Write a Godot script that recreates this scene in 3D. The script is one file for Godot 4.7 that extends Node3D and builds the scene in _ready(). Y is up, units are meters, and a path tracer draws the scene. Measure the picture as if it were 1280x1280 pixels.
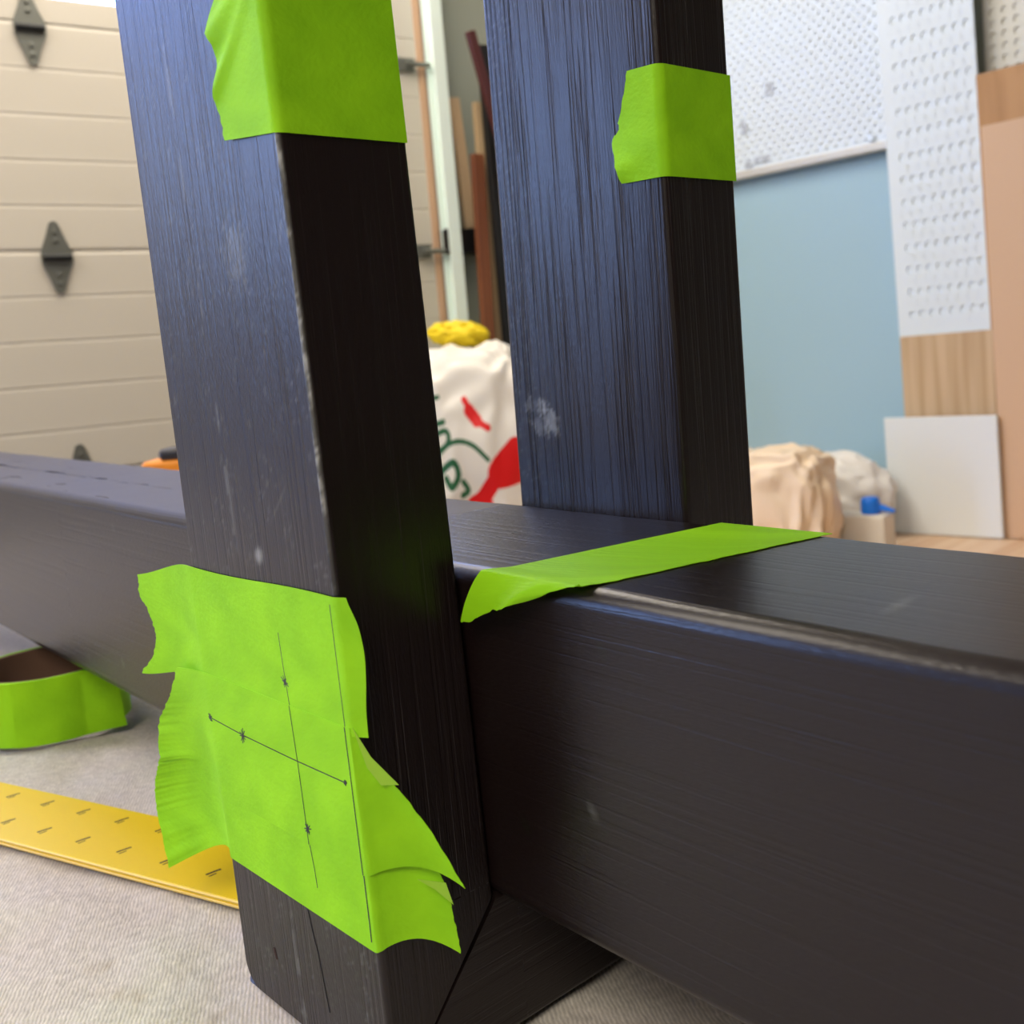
extends Node3D

# ---------------------------------------------------------------- helpers
var used := {}

func numbered(parent: Node, called: String) -> String:
	var k := str(parent.get_instance_id()) + "/" + called
	var n: int = used.get(k, 0)
	used[k] = n + 1
	return called if n == 0 else "%s_%03d" % [called, n]

func tag(o: Node, label: String, category: String, group := "") -> void:
	o.set_meta("label", label)
	o.set_meta("category", category)
	if group != "":
		o.set_meta("group", group)

func thing(called: String, label: String, category: String, group := "") -> Node3D:
	var o := Node3D.new()
	o.name = numbered(self, called)
	add_child(o, true)
	tag(o, label, category, group)
	return o

func part(called: String, mesh: Mesh, mat: Material, parent: Node3D, at := Transform3D.IDENTITY) -> MeshInstance3D:
	var o := MeshInstance3D.new()
	o.name = numbered(parent, called)
	o.mesh = mesh
	o.material_override = mat
	o.transform = at
	parent.add_child(o, true)
	return o

func struct(called: String, mesh: Mesh, mat: Material, at := Transform3D.IDENTITY) -> MeshInstance3D:
	var o := part(called, mesh, mat, self, at)
	o.set_meta("kind", "structure")
	return o

func xf(p: Vector3, rot := Vector3.ZERO) -> Transform3D:
	return Transform3D(Basis.from_euler(rot), p)

# a mesh from a grid of points, rows x cols; front faces on the side of du x dv unless flipped
class MB:
	var v := PackedVector3Array()
	var n := PackedVector3Array()
	var uv := PackedVector2Array()
	var c := PackedColorArray()
	var ix := PackedInt32Array()
	var colored := false
	func vert(p: Vector3, nn: Vector3, t := Vector2.ZERO, col := Color.WHITE) -> int:
		v.append(p); n.append(nn); uv.append(t); c.append(col)
		return v.size() - 1
	func tri(a: int, b: int, d: int) -> void:
		# wind so that the face looks along the vertex normals (clockwise front faces)
		var fn := (v[b] - v[a]).cross(v[d] - v[a])
		if fn.dot(n[a] + n[b] + n[d]) > 0.0:
			ix.append(a); ix.append(d); ix.append(b)
		else:
			ix.append(a); ix.append(b); ix.append(d)
	func quad(a: int, b: int, d: int, e: int) -> void:
		tri(a, b, d); tri(a, d, e)
	func flat_quad(a: Vector3, b: Vector3, d: Vector3, e: Vector3, nn: Vector3, col := Color.WHITE) -> void:
		quad(vert(a, nn, Vector2.ZERO, col), vert(b, nn, Vector2(1, 0), col), vert(d, nn, Vector2(1, 1), col), vert(e, nn, Vector2(0, 1), col))
	func mesh() -> ArrayMesh:
		var a := []
		a.resize(Mesh.ARRAY_MAX)
		a[Mesh.ARRAY_VERTEX] = v
		a[Mesh.ARRAY_NORMAL] = n
		a[Mesh.ARRAY_TEX_UV] = uv
		if colored:
			a[Mesh.ARRAY_COLOR] = c
		a[Mesh.ARRAY_INDEX] = ix
		var m := ArrayMesh.new()
		m.add_surface_from_arrays(Mesh.PRIMITIVE_TRIANGLES, a)
		return m
	# rounded box added at a transform
	func rbox(size: Vector3, r: float, at := Transform3D.IDENTITY, seg := 3) -> void:
		var h := size / 2.0
		r = minf(r, minf(h.x, minf(h.y, h.z)) * 0.98)
		for ax in 3:
			var b1 := (ax + 1) % 3
			var b2 := (ax + 2) % 3
			for s in [-1.0, 1.0]:
				var l1 := PackedFloat32Array()
				var l2 := PackedFloat32Array()
				for k in seg + 1:
					var t := tan(PI / 4.0 * (1.0 - float(k) / seg))
					l1.append(-(h[b1] - r) - r * t)
					l2.append(-(h[b2] - r) - r * t)
				for k in seg + 1:
					l1.append(-l1[seg - k])
					l2.append(-l2[seg - k])
				var base := v.size()
				for i in l1.size():
					for j in l2.size():
						var p := Vector3.ZERO
						p[ax] = s * h[ax]
						p[b1] = l1[i]
						p[b2] = l2[j]
						var inner := p.clamp(-(h - Vector3.ONE * r), h - Vector3.ONE * r)
						var nn := (p - inner).normalized()
						vert(at * (inner + nn * r), at.basis * nn, Vector2(l1[i], l2[j]))
				var w := l2.size()
				for i in l1.size() - 1:
					for j in w - 1:
						quad(base + i * w + j, base + i * w + j + 1, base + (i + 1) * w + j + 1, base + (i + 1) * w + j)
	# solid of revolution about y; profile of (radius, y)
	func lathe(profile: Array, seg: int, at := Transform3D.IDENTITY) -> void:
		for k in profile.size() - 1:
			var a: Vector2 = profile[k]
			var b: Vector2 = profile[k + 1]
			var d := (b - a).normalized()
			var base := v.size()
			for i in seg + 1:
				var t := TAU * i / seg
				var o := Vector3(cos(t), 0, sin(t))
				var nn := (o * d.y - Vector3.UP * d.x)
				vert(at * (o * a.x + Vector3.UP * a.y), at.basis * nn, Vector2(float(i) / seg, a.y))
				vert(at * (o * b.x + Vector3.UP * b.y), at.basis * nn, Vector2(float(i) / seg, b.y))
			for i in seg:
				var q := base + i * 2
				if a.x > 1e-6:
					tri(q, q + 1, q + 2)
				if b.x > 1e-6:
					tri(q + 1, q + 3, q + 2)
	# flat polygon in xy pushed out from z0 to z1
	func prism(poly: PackedVector2Array, z0: float, z1: float, at := Transform3D.IDENTITY) -> void:
		var t := Geometry2D.triangulate_polygon(poly)
		for s in [[z0, -1.0], [z1, 1.0]]:
			var base := v.size()
			for q in poly:
				vert(at * Vector3(q.x, q.y, s[0]), at.basis * Vector3(0, 0, s[1]), q)
			for k in range(0, t.size(), 3):
				tri(base + t[k], base + t[k + 1], base + t[k + 2])
		var turn := -1.0 if Geometry2D.is_polygon_clockwise(poly) else 1.0
		for k in poly.size():
			var a := poly[k]
			var b := poly[(k + 1) % poly.size()]
			var e := (b - a).normalized() * turn
			flat_quad(at * Vector3(a.x, a.y, z0), at * Vector3(b.x, b.y, z0), at * Vector3(b.x, b.y, z1), at * Vector3(a.x, a.y, z1), at.basis * Vector3(e.y, -e.x, 0))
	# thin sheet over a grid of points P[j * w + i]
	func sheet(P: PackedVector3Array, w: int, th: float, per_metre := 10.0) -> void:
		var rows := P.size() / w
		var N := PackedVector3Array()
		for j in rows:
			for i in w:
				var du := P[j * w + mini(i + 1, w - 1)] - P[j * w + maxi(i - 1, 0)]
				var dv := P[mini(j + 1, rows - 1) * w + i] - P[maxi(j - 1, 0) * w + i]
				N.append(du.cross(dv).normalized())
		var uvs := PackedVector2Array()
		for j in rows:
			var run := 0.0
			for i in w:
				if i > 0:
					run += P[j * w + i].distance_to(P[j * w + i - 1])
				uvs.append(Vector2(run, P[j * w + i].y) * per_metre)
		for s in [1.0, -1.0]:
			var base := v.size()
			for k in P.size():
				vert(P[k] + N[k] * th * 0.5 * s, N[k] * s, uvs[k])
			for j in rows - 1:
				for i in w - 1:
					var q := base + j * w + i
					quad(q, q + 1, q + w + 1, q + w)
		var edge := PackedInt32Array()
		for i in w - 1: edge.append(i)
		for j in rows - 1: edge.append(j * w + w - 1)
		for i in w - 1: edge.append((rows - 1) * w + w - 1 - i)
		for j in rows - 1: edge.append((rows - 1 - j) * w)
		for k in edge.size():
			var a := edge[k]
			var b := edge[(k + 1) % edge.size()]
			var nn := (P[b] - P[a]).cross(N[a]).normalized()
			flat_quad(P[a] - N[a] * th * 0.5, P[b] - N[b] * th * 0.5, P[b] + N[b] * th * 0.5, P[a] + N[a] * th * 0.5, nn)

func box(size: Vector3, r := 0.002, seg := 2) -> ArrayMesh:
	var m := MB.new()
	m.rbox(size, r, Transform3D.IDENTITY, seg)
	return m.mesh()

func noise(kind_seed: int, freq: float, octaves := 3) -> FastNoiseLite:
	var n := FastNoiseLite.new()
	n.seed = kind_seed
	n.noise_type = FastNoiseLite.TYPE_SIMPLEX_SMOOTH
	n.frequency = freq
	n.fractal_octaves = octaves
	return n

func polyline(pts: Array, t: float) -> Vector2:
	# point at parameter t (0..1, even in index) on a smooth curve through pts
	var n := pts.size() - 1
	var f := clampf(t, 0, 1) * n
	var k := mini(int(f), n - 1)
	var p0: Vector2 = pts[maxi(k - 1, 0)]
	var p1: Vector2 = pts[k]
	var p2: Vector2 = pts[k + 1]
	var p3: Vector2 = pts[mini(k + 2, n)]
	return p1.cubic_interpolate(p2, p0, p3, f - k)

# ---------------------------------------------------------------- materials
func mat(c: Color, rough := 0.6, metal := 0.0) -> StandardMaterial3D:
	var m := StandardMaterial3D.new()
	m.albedo_color = c
	m.roughness = rough
	m.metallic = metal
	return m

func streaks(w: int, h: int, kind_seed: int, freq: float, squash: int, seamless := true) -> PackedByteArray:
	var n := noise(kind_seed, freq, 3)
	var hh := maxi(h / squash, 8)
	var im: Image = n.get_seamless_image(w, hh) if seamless else n.get_image(w, hh)
	im.convert(Image.FORMAT_L8)
	im.resize(w, h, Image.INTERPOLATE_CUBIC)
	return im.get_data()

func normal_texture(height: Image, strength: float) -> ImageTexture:
	height.convert(Image.FORMAT_RGBA8)
	height.bump_map_to_normal_map(strength)
	height.generate_mipmaps()
	return ImageTexture.create_from_image(height)

# The wood's relief: one tile covers 0.1 m across the grain and 0.31 m along it, its ends out of sight.
func wood_normals(kind_seed: int, groove: float, fuzz: float, strength: float, band: float) -> ImageTexture:
	var w := 1024
	var a := streaks(w, w, kind_seed, 0.035, 26, false)
	var b := streaks(w, w, kind_seed + 7, 0.11, 16, false)
	var c := streaks(w, w, kind_seed + 13, 0.16, 2, false)
	var e := streaks(w, w, kind_seed + 19, 0.006, 3, false)
	var d := PackedByteArray()
	d.resize(w * w)
	for k in w * w:
		var where := lerpf(1.0, clampf((e[k] - 70) / 90.0, 0.15, 1.0), band)      # grooves gather in bands
		var cut := 1.0 - (1.0 - smoothstep(0.26, 0.46, a[k] / 255.0)) * where
		d[k] = int(clampf((cut * groove + (b[k] / 255.0) * 0.45 * groove * where + (c[k] / 255.0) * fuzz) / (1.45 * groove + fuzz), 0, 1) * 255.0)
	return normal_texture(Image.create_from_data(w, w, false, Image.FORMAT_L8, d), strength)

func stain(kind_seed: int, groove: float, fuzz: float, strength: float, rough: float, band: float, seam: float) -> StandardMaterial3D:
	var m := mat(Color.WHITE, rough)
	m.vertex_color_use_as_albedo = true
	m.uv1_triplanar = true
	m.uv1_triplanar_sharpness = 8.0
	m.uv1_scale = Vector3(10.0, 3.2, 10.0)
	m.uv1_offset = Vector3(0.02, -seam * 3.2, 0.98)
	m.normal_enabled = true
	m.normal_texture = wood_normals(kind_seed, groove, fuzz, strength, band)
	m.normal_scale = 1.0
	return m

func grain_texture(kind_seed: int, light: Color, dark: Color) -> ImageTexture:
	var w := 512
	var a := streaks(w, w, kind_seed, 0.025, 24)
	var im := Image.create(w, w, false, Image.FORMAT_RGB8)
	for y in w:
		for x in w:
			im.set_pixel(x, y, dark.lerp(light, smoothstep(0.2, 0.8, a[y * w + x] / 255.0)))
	return ImageTexture.create_from_image(im)

func grain(kind_seed: int, light: Color, dark: Color, rough := 0.6, per_metre := 2.0) -> StandardMaterial3D:
	var m := mat(Color.WHITE, rough)
	m.albedo_texture = grain_texture(kind_seed, light, dark)
	m.uv1_triplanar = true
	m.uv1_scale = Vector3.ONE * per_metre
	m.uv1_offset = Vector3(0.5, 0.5, 0.5)
	return m

var tape_mat: StandardMaterial3D
var pencil: StandardMaterial3D

# ---------------------------------------------------------------- the trestle's sizes (metres), y = 0 on the cloth
const A := 0.0838      # width of the uprights along the beam
const B := 0.038       # thickness of the uprights
const HC := 0.0411     # height of the crosspiece
const BW := 0.0836     # depth of the beam
const BH := 0.0935     # height of the beam
const LEAN := Vector3(-0.0142, 1.0, 0.0187)
const REAR_LEAN := Vector3(0.0048, 1.0, -0.0064)
const REAR_Z := -0.1216
const REAR_X := 0.009
const REAR_A := 0.0808
const REAR_B := 0.0358

# A stick: section x 0..w, z -d..0 with rounded edges, running along y from y0(x, z) to y1.
func stick(w: float, d: float, r: float, step: Vector2, y0: Callable, y1: Callable, rows: int, lean: Vector3, paint: Callable, inset = null) -> ArrayMesh:
	var pts := PackedVector2Array()
	var nrm := PackedVector2Array()
	var corners := [[Vector2(w - r, -r), 0.0], [Vector2(w - r, -d + r), -PI / 2], [Vector2(r, -d + r), -PI], [Vector2(r, -r), -PI * 1.5]]
	# walk: front face (z = 0) left to right, right face, back, left
	var runs := [[Vector2(r, 0), Vector2(w - r, 0), Vector2(0, 1), step.x], [Vector2(w, -r), Vector2(w, -d + r), Vector2(1, 0), step.y], [Vector2(w - r, -d), Vector2(r, -d), Vector2(0, -1), 0.012], [Vector2(0, -d + r), Vector2(0, -r), Vector2(-1, 0), 0.012]]
	for f in 4:
		var a: Vector2 = runs[f][0]
		var b: Vector2 = runs[f][1]
		var count := maxi(2, int(ceil(a.distance_to(b) / float(runs[f][3]))))
		for k in count + 1:
			pts.append(a.lerp(b, float(k) / count))
			nrm.append(runs[f][2])
		var cc: Vector2 = corners[f][0]
		for k in range(1, 6):
			var t := PI / 2 - (f + k / 6.0) * PI / 2
			var dir := Vector2(cos(t), sin(t))
			pts.append(cc + dir * r)
			nrm.append(dir)
	var w_n := pts.size()
	var m := MB.new()
	m.colored = true
	for j in rows + 1:
		var t := float(j) / rows
		for i in w_n + 1:
			var q := pts[i % w_n]
			var nn := nrm[i % w_n]
			var y := lerpf(y0.call(q.x, q.y), y1.call(q.x, q.y), t)
			var p := Vector3(q.x, y, q.y)
			if inset != null:
				p = inset.call(p)
			var nrm3 := Vector3(nn.x, 0, nn.y)
			if inset != null and y < 0.008 and nn.x < -0.3:
				nrm3 = (nrm3 + Vector3(0, -1.0, 0) * (1.0 - y / 0.008)).normalized()
			m.vert(Vector3(p.x + lean.x * p.y, p.y, p.z + lean.z * p.y), nrm3, Vector2(q.x, y), paint.call(p, nn))
	var ww := w_n + 1
	for j in rows:
		for i in w_n:
			var q := j * ww + i
			m.quad(q, q + 1, q + ww + 1, q + ww)
	for end in [0, rows]:
		var mid := Vector3.ZERO
		var base := m.v.size()
		var e0 := m.v[end * ww]
		var e1 := m.v[end * ww + w_n / 4]
		var e2 := m.v[end * ww + w_n / 2]
		var nn := (e1 - e0).cross(e2 - e0).normalized()
		if nn.y * (1.0 if end > 0 else -1.0) < 0:
			nn = -nn
		for i in w_n:
			mid += m.v[end * ww + i] / w_n
			m.vert(m.v[end * ww + i], nn, Vector2.ZERO, m.c[end * ww + i])
		var o := m.vert(mid, nn, Vector2.ZERO, m.c[end * ww])
		for i in w_n:
			m.tri(base + i, base + (i + 1) % w_n, o)
	return m.mesh()

const STAIN := Color(0.0095, 0.0078, 0.0068)
const SCUFF := Color(0.36, 0.37, 0.36)

func blot(p: Vector2, c: Vector2, size: Vector2, tilt: float) -> float:
	var q := (p - c).rotated(-tilt) / size
	return clampf(1.0 - q.length(), 0, 1)

# ---------------------------------------------------------------- tape
func tape_strip(P: PackedVector3Array, w: int) -> ArrayMesh:
	var m := MB.new()
	m.sheet(P, w, 0.00016, 14.0)
	return m.mesh()

func ribbon(pts: Array, width: float, thick: float, to: Callable) -> ArrayMesh:
	# a thin flat line through 2D points, laid on a surface by `to`
	var m := MB.new()
	ribbon_into(m, pts, width, thick, to)
	return m.mesh()

func ribbon_into(m: MB, pts: Array, width: float, thick: float, to: Callable) -> void:
	for k in pts.size() - 1:
		var a: Vector2 = pts[k]
		var b: Vector2 = pts[k + 1]
		var s := (b - a).orthogonal().normalized() * width * 0.5
		var q := [a - s, b - s, b + s, a + s]
		var lo := []
		var hi := []
		for e in q:
			lo.append(to.call(e, 0.0))
			hi.append(to.call(e, thick))
		var up: Vector3 = (hi[0] - lo[0]).normalized()
		m.flat_quad(hi[0], hi[1], hi[2], hi[3], up)
		for i in 4:
			var c: Vector3 = lo[i]
			var d: Vector3 = lo[(i + 1) % 4]
			var out := up.cross(d - c).normalized()
			if out.dot(c - (lo[0] + lo[2]) * 0.5) < 0: out = -out
			m.flat_quad(c, d, hi[(i + 1) % 4], hi[i], out)

# ---------------------------------------------------------------- perforated sheets
func perforated(w: float, h: float, x0: float, y0: float, px: float, py: float, nx: int, ny: int, r: float, stagger: bool, depth: float) -> ArrayMesh:
	# sheet in the xy plane, front at z = 0, lower left corner at the origin; depth < 0 holes sunk into it, > 0 bumps
	var m := MB.new()
	var th := 0.006
	var Z := Vector3(0, 0, 1)
	var fq := func(ax: float, ay: float, bx: float, by: float) -> void:
		if bx - ax > 1e-5 and by - ay > 1e-5:
			m.flat_quad(Vector3(ax, ay, 0), Vector3(bx, ay, 0), Vector3(bx, by, 0), Vector3(ax, by, 0), Z)
	fq.call(0.0, 0.0, w, y0)
	fq.call(0.0, y0 + ny * py, w, h)
	var seg := 16
	for j in ny:
		var sx := x0 + (px * 0.5 if stagger and j % 2 == 1 else 0.0)
		var n := nx - (1 if stagger and j % 2 == 1 else 0)
		var ya := y0 + j * py
		fq.call(0.0, ya, sx, ya + py)
		fq.call(sx + n * px, ya, w, ya + py)
		for i in n:
			var c := Vector3(sx + (i + 0.5) * px, ya + py * 0.5, 0)
			var outer := []
			var ring := []
			for k in seg + 1:
				var t := TAU * k / seg + PI / 4
				var d := Vector3(cos(t), sin(t), 0)
				var f := minf(px * 0.5 / maxf(absf(d.x), 1e-6), py * 0.5 / maxf(absf(d.y), 1e-6))
				outer.append(c + d * f)
				ring.append(d)
			for k in seg:
				var d0: Vector3 = ring[k]
				var d1: Vector3 = ring[k + 1]
				m.flat_quad(outer[k], outer[k + 1], c + d1 * r, c + d0 * r, Z)
				if depth < 0.0:
					var a := m.vert(c + d0 * r, -d0); var b := m.vert(c + d1 * r, -d1)
					var e := m.vert(c + d1 * r + Z * depth, -d1); var g := m.vert(c + d0 * r + Z * depth, -d0)
					m.quad(a, b, e, g)
					var o := m.vert(c + Z * depth, Z)
					m.tri(m.vert(c + d0 * r + Z * depth, Z), m.vert(c + d1 * r + Z * depth, Z), o)
				else:
					var s := Vector3(0, 0, depth)
					var n0 := (d0 + Z * 0.8).normalized(); var n1 := (d1 + Z * 0.8).normalized()
					var a := m.vert(c + d0 * r, n0); var b := m.vert(c + d1 * r, n1)
					var e := m.vert(c + d1 * r * 0.6 + s * 0.75, (d1 * 0.5 + Z).normalized()); var g := m.vert(c + d0 * r * 0.6 + s * 0.75, (d0 * 0.5 + Z).normalized())
					m.quad(a, b, e, g)
					m.tri(g, e, m.vert(c + s, Z))
	# sides and back
	m.flat_quad(Vector3(0, 0, -th), Vector3(w, 0, -th), Vector3(w, h, -th), Vector3(0, h, -th), -Z)
	m.flat_quad(Vector3(0, 0, 0), Vector3(0, 0, -th), Vector3(0, h, -th), Vector3(0, h, 0), Vector3(-1, 0, 0))
	m.flat_quad(Vector3(w, 0, 0), Vector3(w, 0, -th), Vector3(w, h, -th), Vector3(w, h, 0), Vector3(1, 0, 0))
	m.flat_quad(Vector3(0, 0, 0), Vector3(w, 0, 0), Vector3(w, 0, -th), Vector3(0, 0, -th), Vector3(0, -1, 0))
	m.flat_quad(Vector3(0, h, 0), Vector3(w, h, 0), Vector3(w, h, -th), Vector3(0, h, -th), Vector3(0, 1, 0))
	return m.mesh()

# a crumpled bag or sheet: a sphere pulled to half-sizes, creased by noise, flat underneath; base centre at the origin
func crumple(half: Vector3, kind_seed: int, crease: float, square: float, rows := 70, cols := 110) -> ArrayMesh:
	var nz := noise(kind_seed, 1.3, 2)
	var ridge := noise(kind_seed + 3, 1.7, 2)
	var P := PackedVector3Array()
	for j in rows + 1:
		var th := PI * j / rows
		for i in cols:
			var ph := TAU * i / cols
			var d := Vector3(sin(th) * cos(ph), cos(th), sin(th) * sin(ph))
			var e := Vector3(signf(d.x) * pow(absf(d.x), square), signf(d.y) * pow(absf(d.y), square), signf(d.z) * pow(absf(d.z), square))
			var k := 1.0 + crease * nz.get_noise_3dv(d) * 1.2 + crease * (0.5 - absf(ridge.get_noise_3dv(d * Vector3(1, 0.6, 1))) * 2.6)
			var p := e * half * k
			p.y = maxf(p.y + half.y, 0.0)
			P.append(p)
	var N := PackedVector3Array()
	N.resize(P.size())
	for j in rows:
		for i in cols:
			var a := j * cols + i
			var b := j * cols + (i + 1) % cols
			var c := a + cols
			var d := b + cols
			var n := (P[b] - P[a]).cross(P[c] - P[a]) + (P[d] - P[b]).cross(P[c] - P[b])
			for q in [a, b, c, d]:
				N[q] += n
	var m := MB.new()
	for k in P.size():
		var nn := N[k].normalized()
		if nn.dot(P[k] - Vector3(0, half.y, 0)) < 0: nn = -nn
		if nn.length() < 0.5: nn = Vector3.UP
		m.vert(P[k], nn, Vector2(P[k].x / (2.0 * half.x) + 0.5, 1.0 - P[k].y / (2.0 * half.y)))
	for j in rows:
		for i in cols:
			var a := j * cols + i
			var b := j * cols + (i + 1) % cols
			m.quad(a, b, b + cols, a + cols)
	return m.mesh()

# ================================================================ the scene
func _ready() -> void:
	# ---- camera
	var cam := Camera3D.new()
	cam.name = "camera"
	var f := 1315.6
	var near := 0.02
	cam.projection = Camera3D.PROJECTION_FRUSTUM
	cam.near = near
	cam.far = 200.0
	cam.size = near * 1280.0 / f
	cam.frustum_offset = Vector2(-14.8, -85.36) / f * near
	cam.position = Vector3(0.3068, 0.1893, 0.1344)
	cam.rotation = Vector3(-0.08363, 0.84917, -0.08410)
	var attr := CameraAttributesPhysical.new()
	attr.frustum_focal_length = 24.67
	attr.frustum_near = near
	attr.frustum_far = 200.0
	attr.exposure_aperture = 15.0
	attr.frustum_focus_distance = 0.305
	cam.attributes = attr
	add_child(cam)
	cam.current = true

	# ---- sky, exposure, sun
	var env := Environment.new()
	var sky_m := ProceduralSkyMaterial.new()
	sky_m.sky_top_color = Color(0.31, 0.47, 0.82)
	sky_m.sky_horizon_color = Color(0.74, 0.84, 0.96)
	sky_m.ground_bottom_color = Color(0.42, 0.40, 0.38)
	sky_m.ground_horizon_color = Color(0.60, 0.66, 0.72)
	sky_m.sky_energy_multiplier = 3.2
	var sky := Sky.new()
	sky.sky_material = sky_m
	env.background_mode = Environment.BG_SKY
	env.sky = sky
	env.tonemap_mode = Environment.TONE_MAPPER_LINEAR
	env.tonemap_exposure = 1.42
	env.sdfgi_enabled = true
	env.ssao_enabled = true
	env.ssil_enabled = true
	var we := WorldEnvironment.new()
	we.name = "world"
	we.environment = env
	add_child(we)
	var sun := DirectionalLight3D.new()
	sun.name = "sun"
	sun.light_color = Color(1.0, 0.93, 0.82)
	sun.light_energy = 4.0
	sun.shadow_enabled = true
	sun.sky_mode = DirectionalLight3D.SKY_MODE_LIGHT_ONLY
	add_child(sun)
	sun.look_at_from_position(Vector3(1.6, 6.0, -3.2), Vector3.ZERO)
	build_lamps()

	build_room()
	build_table()
	build_trestle()
	build_tapes()
	build_on_cloth()
	build_bench()

# ---------------------------------------------------------------- room
const LAMP := 2.6
const FLOOR := -0.9
const CEIL := 1.75
var door_at := Transform3D(Basis.from_euler(Vector3(0, deg_to_rad(83.05), 0)), Vector3(-1.941, 0.0, -0.613))   # x along the wall, z into the room
var back_at := Transform3D(Basis.from_euler(Vector3(0, deg_to_rad(3.7), 0)), Vector3(-0.809, 0.0, -2.136))

func slab(called: String, lo: Vector3, hi: Vector3, m: Material, at := Transform3D.IDENTITY) -> MeshInstance3D:
	return struct(called, box(hi - lo, 0.003, 1), m, at * xf((lo + hi) * 0.5))

func build_room() -> void:
	var white := mat(Color(0.80, 0.78, 0.74), 0.85)
	var grey := mat(Color(0.60, 0.62, 0.57), 0.8)
	var concrete := mat(Color(0.50, 0.49, 0.47), 0.8)
	slab("floor", Vector3(-3.0, FLOOR - 0.15, -3.0), Vector3(3.3, FLOOR, 4.6), concrete)
	slab("ceiling", Vector3(-2.6, CEIL, -2.6), Vector3(3.2, CEIL + 0.15, 4.4), white)
	var ground := slab("ground", Vector3(-30.0, FLOOR - 0.3, -25.0), Vector3(30.0, FLOOR - 0.16, 25.0), mat(Color(0.30, 0.29, 0.28), 0.9))
	ground.name = "ground"
	slab("wall_outside", Vector3(-9.3, FLOOR - 0.2, -12.0), Vector3(-9.0, 1.55, 16.0), mat(Color(0.42, 0.40, 0.38), 0.9))
	slab("wall_right", Vector3(2.1, FLOOR, -2.6), Vector3(2.3, CEIL, 4.3), mat(Color(0.36, 0.31, 0.28), 0.8))
	slab("wall_front", Vector3(-2.6, FLOOR, 4.1), Vector3(3.1, CEIL, 4.3), white)
	slab("wall_back", Vector3(-1.4, FLOOR, -0.2), Vector3(4.0, CEIL, -0.012), grey, back_at)
	# left wall, in its own axes: the closed door fills u -1.45..0.90, the open bay u -4.1..-1.7
	slab("wall_left", Vector3(0.915, FLOOR, -0.2), Vector3(1.6, CEIL, -0.02), grey, door_at)
	slab("wall_left", Vector3(-1.95, FLOOR, -0.2), Vector3(-1.45, CEIL, -0.02), white, door_at)
	slab("wall_left", Vector3(-5.2, FLOOR, -0.2), Vector3(-4.1, CEIL, -0.02), white, door_at)
	slab("wall_left", Vector3(-1.45, 1.40, -0.2), Vector3(0.915, CEIL, -0.02), white, door_at)
	slab("wall_left", Vector3(-4.1, 1.40, -0.2), Vector3(-1.95, CEIL, -0.02), white, door_at)
	# closed sectional door
	var door := Node3D.new()
	door.name = "door_1"
	door.transform = door_at
	door.set_meta("kind", "structure")
	add_child(door)
	var paint := mat(Color(0.75, 0.73, 0.69), 0.55)
	var sec := section_mesh(2.35, 0.4565)
	for k in 4:
		part("door_section", sec, paint, door, xf(Vector3(-1.45, FLOOR + 0.010 + 0.457 * k, 0)))
	# the topmost section is glazed with four panes
	var fr := MB.new()
	fr.rbox(Vector3(2.35, 0.052, 0.045), 0.003, xf(Vector3(-0.275, 0.9640, -0.0225)), 1)
	fr.rbox(Vector3(2.35, 0.055, 0.045), 0.003, xf(Vector3(-0.275, 1.3675, -0.0225)), 1)
	for k in 5:
		fr.rbox(Vector3(0.08, 0.352, 0.045), 0.003, xf(Vector3(-1.41 + 2.27 * k / 4.0, 1.165, -0.0225)), 1)
	var top_frame := part("window_section", fr.mesh(), paint, door)
	var glass := mat(Color(0.95, 0.98, 1.0, 0.06), 0.02)
	glass.transparency = BaseMaterial3D.TRANSPARENCY_ALPHA
	for k in 4:
		part("pane", box(Vector3(0.49, 0.354, 0.004), 0.001, 1), glass, top_frame, xf(Vector3(-1.41 + 2.27 * (k + 0.5) / 4.0, 1.165, -0.0225)))
	var steel := mat(Color(0.46, 0.47, 0.45), 0.45, 0.6)
	var dark := mat(Color(0.14, 0.15, 0.16), 0.5, 0.3)
	var leaf := hinge_leaf()
	var pin := MB.new()
	pin.lathe([Vector2(0, -0.027), Vector2(0.007, -0.027), Vector2(0.007, 0.027), Vector2(0, 0.027)], 12, xf(Vector3(0, 0, 0.009), Vector3(0, 0, PI / 2)))
	var pin_mesh := pin.mesh()
	for u in [-1.10, 0.0]:
		for k in range(1, 5):
			var h := part("hinge", leaf, steel, door, xf(Vector3(u + 0.004, 0.010 + 0.457 * (k - 2), 0.002)))
			part("hinge_pin", pin_mesh, dark, h)
	# end brackets with rollers, then the track they run in
	for k in range(1, 5):
		var br := MB.new()
		br.rbox(Vector3(0.075, 0.032, 0.006), 0.002, xf(Vector3(-0.02, 0, 0.006)), 1)
		br.lathe([Vector2(0, -0.035), Vector2(0.006, -0.035), Vector2(0.006, 0.03), Vector2(0, 0.03)], 10, xf(Vector3(0.02, 0, 0.018), Vector3(0, 0, PI / 2)))
		part("roller_bracket", br.mesh(), steel, door, xf(Vector3(0.865, 0.010 + 0.457 * (k - 2), 0.0)))
	var tr := MB.new()
	tr.rbox(Vector3(0.006, 2.3, 0.06), 0.001, xf(Vector3(0.935, FLOOR + 1.16, 0.035)), 1)
	tr.rbox(Vector3(0.034, 2.3, 0.005), 0.001, xf(Vector3(0.921, FLOOR + 1.16, 0.065)), 1)
	tr.rbox(Vector3(0.02, 2.3, 0.005), 0.001, xf(Vector3(0.926, FLOOR + 1.16, 0.008)), 1)
	part("door_track", tr.mesh(), mat(Color(0.88, 0.94, 0.92), 0.4), door)
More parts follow.
